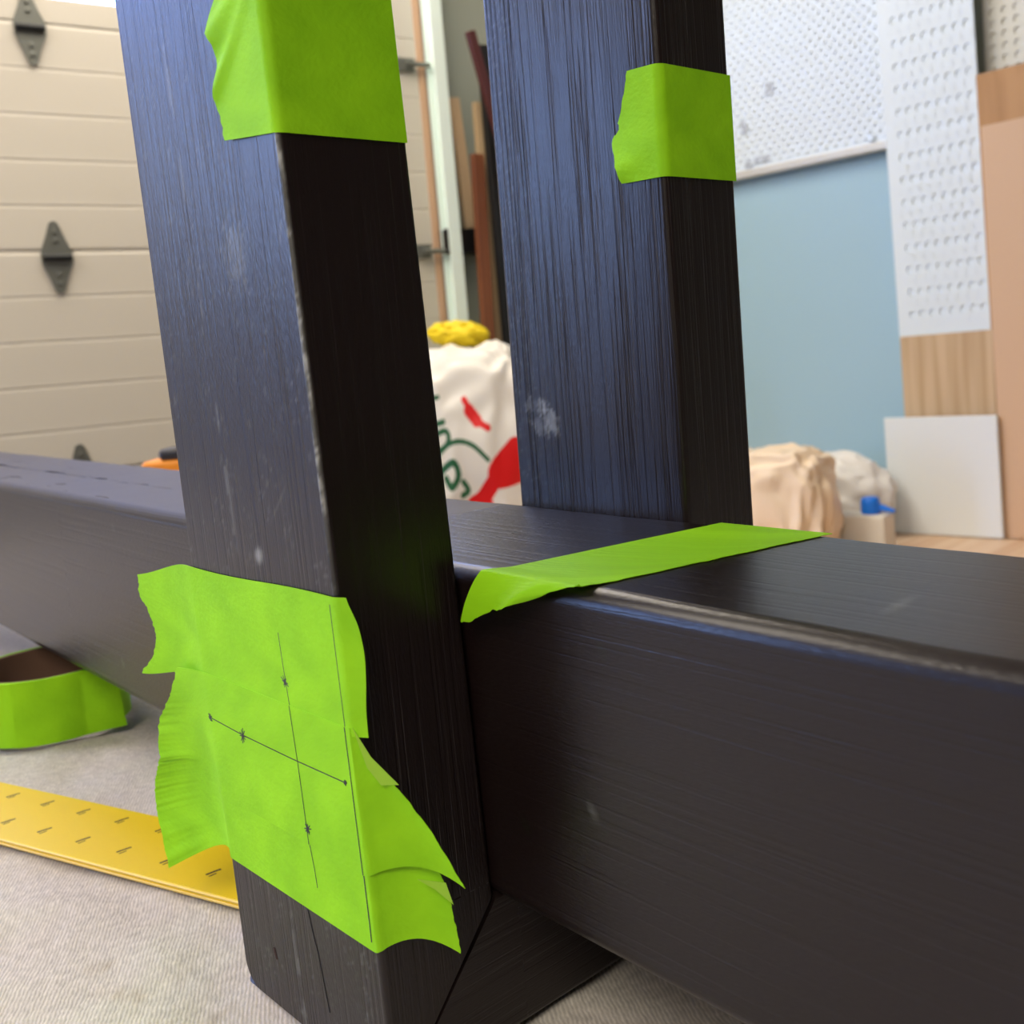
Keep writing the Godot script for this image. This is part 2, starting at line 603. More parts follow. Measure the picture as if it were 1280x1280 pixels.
	# painted stop moulding behind the track
	slab("trim_1", Vector3(0.895, FLOOR, -0.02), Vector3(0.915, 1.40, 0.004), mat(Color(0.72, 0.58, 0.47), 0.7), door_at)

func build_lamps() -> void:
	# three long shop lights under the ceiling
	var k := 0
	for p in [Vector3(-1.38, 0, -0.8), Vector3(-1.38, 0, 0.9), Vector3(0.98, 0, 1.5)]:
		var t := thing("shop_light", ["flat white light panel under the ceiling beside the garage door", "flat white light panel under the ceiling above the worktable's near edge", "flat white light panel under the ceiling near the brown wall"][k], "light", "shop lights under the ceiling")
		t.position = Vector3(p.x, CEIL - 0.06, p.z)
		part("housing", box(Vector3(1.04, 0.05, 1.24), 0.01), mat(Color(0.85, 0.85, 0.85), 0.5), t, xf(Vector3(0, 0.03, 0)))
		var glow := mat(Color(0.9, 0.88, 0.84), 0.5)
		glow.emission_enabled = true
		glow.emission = Color(1.0, 0.95, 0.87)
		glow.emission_energy_multiplier = 0.6
		part("diffuser", box(Vector3(1.00, 0.012, 1.20), 0.004), glow, t, xf(Vector3(0, 0.0, 0)))
		var l := AreaLight3D.new()
		l.name = numbered(t, "lamp")
		l.area_size = Vector2(1.00, 1.20)
		l.light_color = Color(1.0, 0.95, 0.87)
		l.light_energy = LAMP * [0.75, 1.0, 1.3][k]
		l.area_range = 12.0
		l.area_attenuation = 2.0
		l.shadow_enabled = true
		l.position = Vector3(0, -0.012, 0)
		l.rotation.x = -PI / 2
		t.add_child(l)
		k += 1

func section_mesh(w: float, h: float) -> ArrayMesh:
	# one door section: five flat bands parted by shallow V grooves, lips at both edges
	var prof := [Vector2(-0.004, 0.0), Vector2(-0.002, 0.0015), Vector2(0.0, 0.006)]
	var bands := 5
	for k in range(1, bands):
		var y := h * k / bands
		prof.append(Vector2(0.0, y - 0.006))
		prof.append(Vector2(-0.0009, y - 0.0015))
		prof.append(Vector2(-0.0009, y + 0.0005))
		prof.append(Vector2(0.0003, y + 0.003))
		prof.append(Vector2(0.0, y + 0.010))
	prof += [Vector2(0.0, h - 0.008), Vector2(-0.002, h - 0.0015), Vector2(-0.004, h)]
	var poly := PackedVector2Array()
	for q in prof: poly.append(Vector2(-q.x, q.y))
	poly.append(Vector2(0.045, h))
	poly.append(Vector2(0.045, 0.0))
	var m := MB.new()
	# extruded along x: prism z axis -> wall x axis; prism x -> minus wall z
	m.prism(poly, 0.0, w, Transform3D(Basis(Vector3(0, 0, -1), Vector3(0, 1, 0), Vector3(1, 0, 0)), Vector3.ZERO))
	return m.mesh()

func hinge_leaf() -> ArrayMesh:
	var poly := PackedVector2Array()
	for q in [[0.0, 0.074], [0.008, 0.070], [0.018, 0.040], [0.024, 0.026], [0.031, 0.012], [0.031, -0.012], [0.024, -0.026], [0.018, -0.040], [0.008, -0.070], [0.0, -0.074], [-0.008, -0.070], [-0.018, -0.040], [-0.024, -0.026], [-0.029, -0.012], [-0.029, 0.012], [-0.024, 0.026], [-0.018, 0.040], [-0.008, 0.070]]:
		poly.append(Vector2(q[0], q[1]))
	var m := MB.new()
	m.prism(poly, 0.0, 0.004)
	for y in [-0.052, -0.034, 0.034, 0.052]:
		m.lathe([Vector2(0.005, 0.0), Vector2(0.005, 0.003), Vector2(0.0, 0.004)], 8, xf(Vector3(0, y, 0.004), Vector3(PI / 2, 0, 0)))
	return m.mesh()

# ---------------------------------------------------------------- table and drop cloth
const TX0 := -1.25
const TX1 := 0.95
const TZ0 := -0.55
const TZ1 := 0.75

func build_table() -> void:
	var t := thing("worktable", "wooden worktable under the pale canvas drop cloth", "table")
	var wood := grain(31, Color(0.70, 0.55, 0.38), Color(0.58, 0.43, 0.28))
	var c := Vector3((TX0 + TX1) / 2, 0, (TZ0 + TZ1) / 2)
	part("tabletop", box(Vector3(TX1 - TX0 - 0.02, 0.036, TZ1 - TZ0 - 0.02), 0.003), wood, t, xf(c + Vector3(0, -0.024, 0)))
	for x in [TX0 + 0.08, TX1 - 0.08]:
		for z in [TZ0 + 0.08, TZ1 - 0.08]:
			part("leg", box(Vector3(0.085, -FLOOR - 0.042, 0.085), 0.004), wood, t, xf(Vector3(x, (FLOOR - 0.042) / 2, z)))
	for z in [TZ0 + 0.08, TZ1 - 0.08]:
		part("stretcher", box(Vector3(TX1 - TX0 - 0.25, 0.085, 0.036), 0.003), wood, t, xf(Vector3(c.x, -0.6, z)))
	# canvas drop cloth: ribbed twill, lying in faint folds, hanging over the edges
	var nz := noise(5, 9.0, 3)
	var nf := noise(6, 38.0, 2)
	var stain_n := noise(8, 14.0, 3)
	var m := MB.new()
	m.colored = true
	var xs := PackedFloat32Array()
	var zs := PackedFloat32Array()
	var x := TX0
	while x < TX1 + 0.001:
		xs.append(x)
		x += 0.004 if x > -0.62 and x < 0.4 else 0.016
	var z := TZ0
	while z < TZ1 + 0.001:
		zs.append(z)
		z += 0.004 if z > -0.2 and z < 0.2 else 0.016
	var w := xs.size() + 2
	var P := PackedVector3Array()
	for j in range(-1, zs.size() + 1):
		for i in range(-1, xs.size() + 1):
			var px := xs[clampi(i, 0, xs.size() - 1)]
			var pz := zs[clampi(j, 0, zs.size() - 1)]
			var fold := nz.get_noise_2d(px, pz * 1.4)
			var y := -0.0024 + 0.0022 * fold + 0.0008 * nf.get_noise_2d(px * 0.5, pz)
			var pleat := exp(-pow((px + 0.10 + 0.9 * (pz - 0.02) + 0.01 * fold) / 0.006, 2.0)) * smoothstep(0.0, 0.05, pz + 0.035)
			y = minf(y + pleat * 0.0012, -0.0002)
			if i < 0 or j < 0 or i == xs.size() or j == zs.size():
				y -= 0.28
				px += (-0.012 if i < 0 else (0.012 if i == xs.size() else 0.0)) + 0.010 * nz.get_noise_2d(px * 2.0, pz * 2.0)
				pz += (-0.012 if j < 0 else (0.012 if j == zs.size() else 0.0))
			P.append(Vector3(px, y, pz))
	var rows := P.size() / w
	var rib := Vector2(0.86, 0.51)
	for j in rows:
		for i in w:
			var k := j * w + i
			var du := P[j * w + mini(i + 1, w - 1)] - P[j * w + maxi(i - 1, 0)]
			var dv := P[mini(j + 1, rows - 1) * w + i] - P[maxi(j - 1, 0) * w + i]
			var p := P[k]
			var col := Color(0.665, 0.612, 0.578)
			var s := stain_n.get_noise_2d(p.x, p.z)
			col = col.lerp(Color(0.68, 0.645, 0.585), smoothstep(-0.2, 0.5, s))
			var spot := Vector2(p.x, p.z)
			for q in [[Vector2(-0.030, 0.030), Vector2(0.014, 0.0032), -0.5], [Vector2(-0.052, 0.028), Vector2(0.006, 0.006), 0.0], [Vector2(0.006, 0.012), Vector2(0.004, 0.003), 0.3]]:
				col = col.lerp(Color(0.42, 0.34, 0.22), 0.55 * smoothstep(0.1, 0.7, blot(spot, q[0], q[1], q[2]) + 0.3 * nf.get_noise_2d(p.x * 9.0, p.z * 9.0)) * (1.0 if blot(spot, q[0], q[1], q[2]) > 0 else 0.0))
			m.vert(p, dv.cross(du).normalized(), Vector2(spot.dot(rib.orthogonal()), spot.dot(rib)) / 0.08, col)
	for j in rows - 1:
		for i in w - 1:
			var q := j * w + i
			m.quad(q, q + 1, q + w + 1, q + w)
	var cloth := mat(Color.WHITE, 0.95)
	cloth.vertex_color_use_as_albedo = true
	cloth.normal_enabled = true
	var tex := canvas_textures()
	cloth.normal_texture = tex[0]
	cloth.albedo_texture = tex[1]
	var o := part("drop_cloth", m.mesh(), cloth, self)
	tag(o, "pale ribbed canvas drop cloth spread under the black trestle", "cloth")

func canvas_textures() -> Array:
	var w := 1024
	var ribs := 60.0
	var fuzz := streaks(w, w, 71, 0.05, 3)
	var soft := streaks(w, w, 72, 0.012, 1)
	var h := PackedByteArray()
	h.resize(w * w)
	var c := PackedByteArray()
	c.resize(w * w * 3)
	for y in w:
		for x in w:
			var k := y * w + x
			var wob := (soft[k] - 128) / 255.0 * 0.5
			var a := sin((float(x) / w * ribs + wob) * TAU)
			var b := sin(float(y) / w * 96.0 * TAU + floorf(float(x) / w * ribs + wob) * PI * 0.8)
			var v := 0.5 + 0.30 * a + 0.10 * b * maxf(a, 0.0) + (fuzz[k] - 128) / 255.0 * 0.35
			h[k] = int(clampf(v, 0, 1) * 255.0)
			var t := clampf(0.88 + 0.055 * a + (fuzz[k] - 128) / 255.0 * 0.14 + (soft[k] - 128) / 255.0 * 0.10, 0, 1)
			c[k * 3] = int(t * 255.0)
			c[k * 3 + 1] = int(t * 255.0)
			c[k * 3 + 2] = int(t * 255.0)
	var ci := Image.create_from_data(w, w, false, Image.FORMAT_RGB8, c)
	ci.generate_mipmaps()
	return [normal_texture(Image.create_from_data(w, w, false, Image.FORMAT_L8, h), 1.7), ImageTexture.create_from_image(ci)]

# ---------------------------------------------------------------- trestle frame and beam
func build_trestle() -> void:
	var t := thing("trestle_frame", "black-stained wooden trestle frame of two uprights and a low crosspiece", "trestle")
	var smooth_wood := stain(11, 0.7, 0.32, 1.7, 0.36, 0.6, 0.045)
	var rough_wood := stain(23, 1.0, 0.14, 3.6, 0.38, 0.7, 0.045)
	var beam_wood := stain(37, 0.30, 0.22, 0.9, 0.34, 0.0, 0.055)
	var edge_n := noise(3, 70.0, 3)
	var fine := noise(4, 420.0, 2)
	var patch := noise(9, 60.0, 3)
	# front upright
	var paint := func(p: Vector3, nn: Vector2) -> Color:
		var c := STAIN
		var worn := 0.0
		var along := edge_n.get_noise_2d(p.y, p.x * 3.0)
		if nn.x > 0.05 and nn.y > 0.05:
			var face := clampf(1.25 - absf(nn.y - 0.82) * 3.2, 0.0, 1.0)
			worn = face * (0.25 + 0.75 * smoothstep(-0.25, 0.25, along + 0.35 * fine.get_noise_2d(p.y, 0.0))) * smoothstep(0.12, 0.17, p.y)
		elif nn.x < -0.05 and nn.y > 0.05:
			worn = clampf(1.0 - absf(nn.y - 0.7) * 5.0, 0, 1) * 0.9 * smoothstep(-0.08, 0.12, along + 0.4 * fine.get_noise_2d(p.y, 9.0))
		elif nn.y > 0.95:
			var q := Vector2(p.x, p.y)
			var f2 := fine.get_noise_2d(p.x * 1.6, p.y * 0.7)
			worn = smoothstep(0.1, 0.9, blot(q, Vector2(0.055, 0.222), Vector2(0.010, 0.016), 0.1) + f2 * 0.6 - 0.1) * 0.20 * float(blot(q, Vector2(0.055, 0.222), Vector2(0.010, 0.016), 0.1) > 0)
			worn += smoothstep(0.0, 0.8, blot(q, Vector2(0.046, 0.141), Vector2(0.0035, 0.003), 0.6)) * 0.55
			worn += smoothstep(0.25, 0.6, f2) * smoothstep(0.0, 0.4, patch.get_noise_2d(p.x, p.y)) * 0.16
			worn += smoothstep(0.5, 0.9, blot(q, Vector2(0.062, 0.157), Vector2(0.022, 0.0011), 0.75)) * 0.12
			worn += float(absf(p.x - 0.030 - 0.03 * (0.25 - p.y)) < 0.0007) * smoothstep(0.0, 0.2, edge_n.get_noise_2d(p.y * 0.6, 4.0)) * 0.18
		return c.lerp(SCUFF, clampf(worn, 0, 1))
	var heel := func(p: Vector3) -> Vector3:
		# the lower outer corner is rounded over
		var r := 0.008
		if p.y < r:
			var cut := r - sqrt(maxf(0.0, r * r - (r - p.y) * (r - p.y)))
			p.x = cut + p.x * (1.0 - cut / A)
		return p
	var foot := func(_x: float, z: float) -> float: return HC * clampf(-z / B, 0.0, 1.0) + 0.0004
	var top := func(_x: float, _z: float) -> float: return 0.42
	part("upright", stick(A, B, 0.0016, Vector2(0.0011, 0.003), foot, top, 400, LEAN, paint, heel), smooth_wood, t)
	# rear upright
	var paint2 := func(p: Vector3, nn: Vector2) -> Color:
		var worn := 0.0
		var q := Vector2(p.x, p.y)
		var f2 := fine.get_noise_2d(p.x * 1.6, p.y * 0.7)
		if nn.y > 0.95:
			for s in [[Vector2(0.0205, 0.1655), Vector2(0.0045, 0.008), 0.45, 0.9], [Vector2(0.016, 0.170), Vector2(0.004, 0.004), 0.2, 0.7], [Vector2(0.010, 0.171), Vector2(0.0035, 0.0035), 0.0, 0.5], [Vector2(0.015, 0.163), Vector2(0.007, 0.004), -0.5, 0.45]]:
				var b := blot(q, s[0], s[1], s[2])
				worn += smoothstep(0.0, 0.7, b + f2 * 0.7) * float(b > 0.02) * float(s[3]) * 0.55
			worn += smoothstep(0.2, 0.7, f2) * smoothstep(0.03, 0.0, p.x) * 0.14
		return STAIN.lerp(SCUFF, clampf(worn, 0, 1))
	var rear_foot := func(_x: float, z: float) -> float: return HC * clampf((z + REAR_B) / REAR_B, 0.0, 1.0) + 0.0004
	part("upright", stick(REAR_A, REAR_B, 0.0022, Vector2(0.0012, 0.003), rear_foot, top, 380, REAR_LEAN, paint2), rough_wood, t, xf(Vector3(REAR_X, 0, REAR_Z)))
	# crosspiece, mitred into both
	var plain := func(_p: Vector3, _n: Vector2) -> Color: return STAIN
	var far_end := -REAR_Z + REAR_B
	var c0 := func(_x: float, z: float) -> float: return B * (HC + z) / HC + 0.0003
	var c1 := func(_x: float, z: float) -> float: return far_end - REAR_B * (HC + z) / HC - 0.0003
	part("crosspiece", stick(A, HC, 0.0022, Vector2(0.02, 0.01), c0, c1, 40, Vector3(0, 1, 0), plain), smooth_wood, t, Transform3D(Basis(Vector3(1, 0, 0), Vector3(0, 0, -1), Vector3(0, 1, 0)), Vector3(0, HC, 0)))
	# a drying crack and a small nick at the foot of the front upright
	var on_face := func(q: Vector2, h: float) -> Vector3: return Vector3(q.x + LEAN.x * q.y, q.y, LEAN.z * q.y + 0.00006 + h)
	part("crack", ribbon([Vector2(0.0478, 0.0402), Vector2(0.0490, 0.034), Vector2(0.0505, 0.0286), Vector2(0.0512, 0.024), Vector2(0.0529, 0.012)], 0.00045, 0.00004, on_face), mat(Color(0.01, 0.01, 0.01), 0.9), t)
	part("nick", ribbon([Vector2(0.0228, 0.0195), Vector2(0.0232, 0.0180), Vector2(0.0240, 0.0162)], 0.0011, 0.00005, on_face), mat(Color(0.20, 0.09, 0.05), 0.9), t)
	# beam: local y runs along world x, local x downwards
	var yaw := Basis(Vector3.UP, -0.0082)
	var roll := Basis(Vector3(0, 0, 1), -0.0156)
	var bb := yaw * roll * Basis(Vector3(0, -1, 0), Vector3(1, 0, 0), Vector3(0, 0, 1))
	var b0 := func(_x: float, _z: float) -> float: return -0.85
	var b1 := func(_x: float, _z: float) -> float: return 0.62
	var dent := noise(14, 55.0, 3)
	var wobble := func(p: Vector3) -> Vector3:
		p.x += 0.00025 * dent.get_noise_2d(p.y * 0.3, 1.0) * float(p.x < 0.003)
		return p
	var paint3 := func(p: Vector3, nn: Vector2) -> Color:
		var worn := 0.0
		if nn.y > 0.9:
			var f2 := fine.get_noise_2d(p.x * 1.5, p.y * 0.5)
			worn = smoothstep(0.74, 0.86, f2) * 0.15
		elif nn.x < -0.95:
			worn = smoothstep(0.78, 0.9, fine.get_noise_2d(p.z * 1.5, p.y)) * 0.2
		return STAIN.lerp(SCUFF, worn)
	var beam := part("beam", stick(BH, BW, 0.0052, Vector2(0.003, 0.012), b0, b1, 620, Vector3(0, 1, 0), paint3, wobble), beam_wood, self, Transform3D(bb, Vector3(0, 0.1346, -0.0381)))
	tag(beam, "thick black-stained beam lying across the trestle between its two uprights", "beam")

# ---------------------------------------------------------------- painter's tape and pencil marks
func front_surface(s: float, y: float, lift: float) -> Vector3:
	# a point on the front upright: s runs along its front face from the left edge, past A onto the right face
	var r := 0.0019
	var p: Vector3
	var arc := r * PI / 2
	if s < A - r:
		p = Vector3(s, y, lift)
	elif s < A - r + arc:
		var t := (s - A + r) / r
		p = Vector3(A - r + sin(t) * (r + lift), y, -r + cos(t) * (r + lift))
	else:
		p = Vector3(A + lift, y, -r - (s - (A - r + arc)))
	return Vector3(p.x + LEAN.x * p.y, p.y, p.z + LEAN.z * p.y)

func build_tapes() -> void:
	tape_mat = mat(Color(0.61, 0.88, 0.09), 0.65)
	tape_mat.metallic_specular = 0.35
	tape_mat.backlight_enabled = true
	tape_mat.backlight = Color(0.30, 0.36, 0.03)
	tape_mat.normal_enabled = true
	tape_mat.normal_scale = 0.2
	var crepe := noise(91, 0.06, 3).get_seamless_image(512, 512)
	crepe.convert(Image.FORMAT_L8)
	tape_mat.normal_texture = normal_texture(crepe, 3.0)
	var tone := noise(92, 0.010, 4).get_seamless_image(256, 256)
	tone.convert(Image.FORMAT_RGB8)
	for y in 256:
		for x in 256:
			var g := tone.get_pixel(x, y).r
			tone.set_pixel(x, y, Color(0.88 + 0.12 * g, 0.91 + 0.09 * g, 0.80 + 0.20 * g))
	tape_mat.albedo_texture = ImageTexture.create_from_image(tone)
	pencil = mat(Color(0.10, 0.13, 0.16), 0.5)
	var jag := noise(40, 260.0, 3)
	var slow := noise(41, 50.0, 2)

	# --- the patch at the foot of the front upright: three strips, the middle one lapped over the others
	var nu := 96
	var nv := 64
	# upper strip
	var P := PackedVector3Array()
	for j in nv + 1:
		var v := float(j) / nv
		var sl := polyline([Vector2(-0.0462, 0), Vector2(-0.0385, 0), Vector2(-0.0358, 0), Vector2(-0.0372, 0), Vector2(-0.0412, 0), Vector2(-0.0408, 0)], v).x + 0.0010 * jag.get_noise_1d(v * 0.035) + 0.0006 * jag.get_noise_1d(v * 0.16)
		var sr := polyline([Vector2(0.0045, 0), Vector2(0.0048, 0), Vector2(0.0057, 0), Vector2(0.0062, 0), Vector2(0.0054, 0), Vector2(0.0030, 0)], v).x
		for i in nu + 1:
			var u := float(i) / nu
			var s := lerpf(sl, A + sr, u)
			var yb := lerpf(0.0925, 0.0958, smoothstep(-0.046, -0.020, s)) + 0.0025 * clampf(s / A, 0.0, 1.0)
			var yt := lerpf(0.1268, 0.1337, smoothstep(-0.046, 0.0, s)) - 0.0004 * sin(s * 70.0)
			var y := lerpf(yb, yt, v)
			var lift := 0.00035
			if s < 0.0:
				var o := -s / 0.04
				lift += 0.0012 * o * o - 0.0030 * sin(o * PI * 0.9) * (1.0 - 0.5 * v)
			if s < A - 0.0022:
				P.append(front_surface(s, y, lift))
			else:
				P.append(flap_point(s - A + 0.0006, y, lerpf(8.0, 28.0, clampf((s - A + 0.0022) / 0.004, 0, 1)), lift))
	var up := part("tape_strip", tape_strip(P, nu + 1), tape_mat, self)
	tag(up, "torn green tape strip topmost of the patch on the front upright, with one star mark", "tape", "")
	# lower strip, its left end curling off the post, its right end folded round the corner
	P = PackedVector3Array()
	var torn3 := [Vector2(0.0208, 0.0383), Vector2(0.0202, 0.0482), Vector2(0.0186, 0.0582), Vector2(0.0150, 0.0663), Vector2(0.012, 0.0720)]
	for j in nv + 1:
		var v := float(j) / nv
		for i in nu + 1:
			var u := float(i) / nu
			P.append(patch_point(u, v, 0.0410, 0.0745, 0.00030, [Vector2(-0.0515, 0.0205), Vector2(-0.0540, 0.0330), Vector2(-0.0554, 0.0444), Vector2(-0.0520, 0.0540), Vector2(-0.0455, 0.0625)], torn3, jag, 0.0017, 62.0))
	var low := part("tape_strip", tape_strip(P, nu + 1), tape_mat, self)
	tag(low, "torn green tape strip lowest of the patch on the front upright, edge along bare wood", "tape")
	# middle strip
	P = PackedVector3Array()
	var torn2 := [Vector2(0.0249, 0.0585), Vector2(0.0173, 0.0742), Vector2(0.0102, 0.0852), Vector2(0.0043, 0.0929), Vector2(0.0012, 0.1005)]
	for j in nv + 1:
		var v := float(j) / nv
		for i in nu + 1:
			var u := float(i) / nu
			P.append(patch_point(u, v, 0.0615, 0.1005, 0.00052, [Vector2(-0.0452, 0.0610), Vector2(-0.0445, 0.0690), Vector2(-0.0411, 0.0765), Vector2(-0.0290, 0.0880), Vector2(-0.0205, 0.0985)], torn2, jag, 0.0020, 48.0))
	var midst := part("tape_strip", tape_strip(P, nu + 1), tape_mat, self)
	tag(midst, "torn green tape strip across the middle of the patch, with a pencil line between marks", "tape")
	# pencil lines and awl marks, each on the strip it is drawn on
	var on := func(h0: float) -> Callable:
		return func(q: Vector2, h: float) -> Vector3: return front_surface(q.x + 0.0142 * q.y, q.y, h0 + h)
	var on_low: Callable = on.call(0.00042)
	var on_mid: Callable = on.call(0.00064)
	part("pencil_line", ribbon([Vector2(0.0505, 0.1205), Vector2(0.0510, 0.1120), Vector2(0.0520, 0.1002)], 0.00028, 0.00005, on_low), pencil, up)
	part("pencil_line", ribbon([Vector2(0.0520, 0.1004), Vector2(0.0530, 0.085), Vector2(0.0537, 0.0616)], 0.00028, 0.00005, on_mid), pencil, midst)
	part("pencil_line", ribbon([Vector2(0.0537, 0.0618), Vector2(0.0548, 0.0545), Vector2(0.0552, 0.0495)], 0.00028, 0.00005, on_low), pencil, low)
	part("pencil_line", ribbon([Vector2(-0.0015, 0.0863), Vector2(0.021, 0.0853), Vector2(0.050, 0.0850), Vector2(0.0775, 0.0852)], 0.00028, 0.00005, on_mid), pencil, midst)
	# lines pressed along the post's edges
	var e := A - 0.0024 - 0.0142 * 0.08
	part("pencil_line", ribbon([Vector2(e - 0.0008, 0.1318), Vector2(e - 0.0003, 0.1000)], 0.00028, 0.00005, on_low), pencil, up)
	part("pencil_line", ribbon([Vector2(e - 0.0003, 0.1004), Vector2(e, 0.0800), Vector2(e + 0.0003, 0.0616)], 0.00036, 0.00005, on_mid), pencil, midst)
	part("pencil_line", ribbon([Vector2(e + 0.0003, 0.0618), Vector2(e + 0.0004, 0.0480), Vector2(e + 0.0003, 0.0435)], 0.00045, 0.00005, on_low), pencil, low)
	# corners folded over, showing the paler sticky side
	var sticky := mat(Color(0.60, 0.80, 0.20), 0.45)
	part("folded_corner", folded([Vector2(0.0008, 0.1010), Vector2(0.0045, 0.0932), Vector2(0.0106, 0.0856), Vector2(0.0062, 0.0858), Vector2(0.0032, 0.0905)], 46.0), sticky, midst)
	part("folded_corner", folded([Vector2(0.0120, 0.0602), Vector2(0.0190, 0.0585), Vector2(0.0203, 0.0525), Vector2(0.0160, 0.0572)], 52.0), sticky, low)
	var rng := RandomNumberGenerator.new()
	rng.seed = 77
	for s in [[Vector2(0.0510, 0.1068), 0.0020, up, on_low], [Vector2(0.0210, 0.0850), 0.0024, midst, on_mid], [Vector2(-0.0002, 0.0862), 0.0014, midst, on_mid], [Vector2(0.0541, 0.0662), 0.0020, midst, on_mid], [Vector2(0.0772, 0.0852), 0.0009, midst, on_mid]]:
		var m := MB.new()
		var c: Vector2 = s[0]
		var r: float = s[1]
		for k in 5:
			var a := PI * k / 5.0 + rng.randf_range(-0.25, 0.25)
			var d := Vector2(cos(a), sin(a)) * r * rng.randf_range(0.7, 1.15)
			ribbon_into(m, [c - d * 0.9, c + d], 0.00030, 0.00005, s[3])
		ribbon_into(m, [c - Vector2(0.0003, 0.0006), c + Vector2(0.0003, 0.0006)], 0.0010, 0.00007, s[3])
		part("pencil_star", m.mesh(), pencil, s[2])

	# --- strip round the front upright near the top of the picture
	P = PackedVector3Array()
	nv = 26
	nu = 90
	var tail := [Vector2(0.0598, 0.2500), Vector2(0.0588, 0.2600), Vector2(0.0615, 0.2690), Vector2(0.0600, 0.2765), Vector2(0.0700, 0.2850)]
	for j in nv + 1:
		var v := float(j) / nv
		var q := polyline(tail, v)
		for i in nu + 1:
			var u := float(i) / nu
			var s := lerpf(q.x + 0.0010 * jag.get_noise_1d(v * 0.04), A + B - 0.0012, u)
			var lift := 0.0004
			var off := clampf((A - s) / 0.025, 0, 1)
			var y := lerpf(lerpf(0.2490, 0.2468, clampf(off * 0 + 1.0, 0, 1)) + 0.0030 * off, 0.2900, v)
			# creases in the loose tail
			lift += off * (0.0020 * exp(-pow((v - 0.78 + 0.35 * (off - 0.5)) / 0.09, 2.0)) + 0.0014 * exp(-pow((v - 0.60 + 0.6 * (off - 0.5)) / 0.07, 2.0)) + 0.0010 * off)
			P.append(front_surface(s, y, lift) if s < A + B - 0.002 else front_surface(s, y, lift))
	var tp := part("tape_strip", tape_strip(P, nu + 1), tape_mat, self)
	tag(tp, "green tape strip wrapped round the front upright, its left tail creased", "tape")

	# --- strip round the rear upright
	P = PackedVector3Array()
	var tail2 := [Vector2(0.0735, 0.2417), Vector2(0.0716, 0.2460), Vector2(0.0700, 0.2497), Vector2(0.0735, 0.2570), Vector2(0.0767, 0.2660), Vector2(0.0784, 0.2760)]
	for j in nv + 1:
		var v := float(j) / nv
		var q := polyline(tail2, v)
		for i in nu + 1:
			var u := float(i) / nu
			var xr := REAR_X + REAR_A + REAR_LEAN.x * 0.26
			var s := lerpf(q.x + 0.0006 * jag.get_noise_1d(v * 0.05), xr + REAR_B - 0.0014, u)
			var off := clampf((xr - s) / 0.02, 0, 1)
			var y := lerpf(0.2408 + 0.0008 * off, 0.2752 + 0.001 * off, v)
			var lift := 0.0004 + off * off * (0.0016 * exp(-pow((v - 0.28 + 0.2 * off) / 0.12, 2.0)) + 0.0006 * sin(v * 9.0))
			P.append(rear_surface(s, y, lift, xr))
	var rt := part("tape_strip", tape_strip(P, nu + 1), tape_mat, self)
	tag(rt, "green tape strip wrapped round the rear upright in front of the pale boards", "tape")

	# --- strip across the top of the beam, its near end drooping over the edge
	P = PackedVector3Array()
	nu = 110
	nv = 28
	# u runs along the strip from its drooping near end to the back edge of the beam, v across it
	for j in nv + 1:
		var v := float(j) / nv
		for i in nu + 1:
			var u := float(i) / nu
			var near_l := Vector2(0.0935, -0.0350)
			var near_r := Vector2(0.1285, -0.0370)
			var far_l := Vector2(0.1062, -0.1195)
			var far_r := Vector2(0.1445, -0.1195)
			var p: Vector3
			var d := 0.165
			if u > d:
				var t := (u - d) / (1.0 - d)
				var g := near_l.lerp(far_l, t).lerp(near_r.lerp(far_r, t), v)
				g.x += 0.0007 * jag.get_noise_1d(t * 0.05) * smoothstep(0.85, 1.0, v)
				p = Vector3(g.x, 0.1346 - 0.0156 * g.x + 0.0004 + 0.0008 * smoothstep(0.12, 0.0, t) * (1.0 - 0.5 * v), g.y)
			else:
				# the drooping end: hangs forward off the rounded edge, torn slantwise, its lower corner rolled
				var t := (d - u) / d
				var g := near_l.lerp(near_r, v)
				var end := polyline([Vector2(0.0870, 0.1205), Vector2(0.0915, 0.1212), Vector2(0.0985, 0.1245), Vector2(0.1065, 0.1268), Vector2(0.1155, 0.1300), Vector2(0.1285, 0.1340)], v)
				end.y += 0.0007 * jag.get_noise_1d(v * 0.05)
				var y0 := 0.1346 - 0.0156 * g.x + 0.0004 + 0.0008 * (1.0 - 0.5 * v)
				p = Vector3(lerpf(g.x, end.x, t), lerpf(y0, end.y, pow(t, 1.25)), lerpf(g.y, -0.0315, sin(t * PI / 2) * (1.0 - 0.85 * smoothstep(0.6, 1.0, v))))
				p.z += 0.0022 * exp(-pow((v - 0.62) / 0.10, 2.0)) * t
			P.append(p)
	var bt := part("tape_strip", tape_strip(P, nu + 1), tape_mat, self)
	tag(bt, "green tape strip laid across the top of the beam, its torn end drooping", "tape")

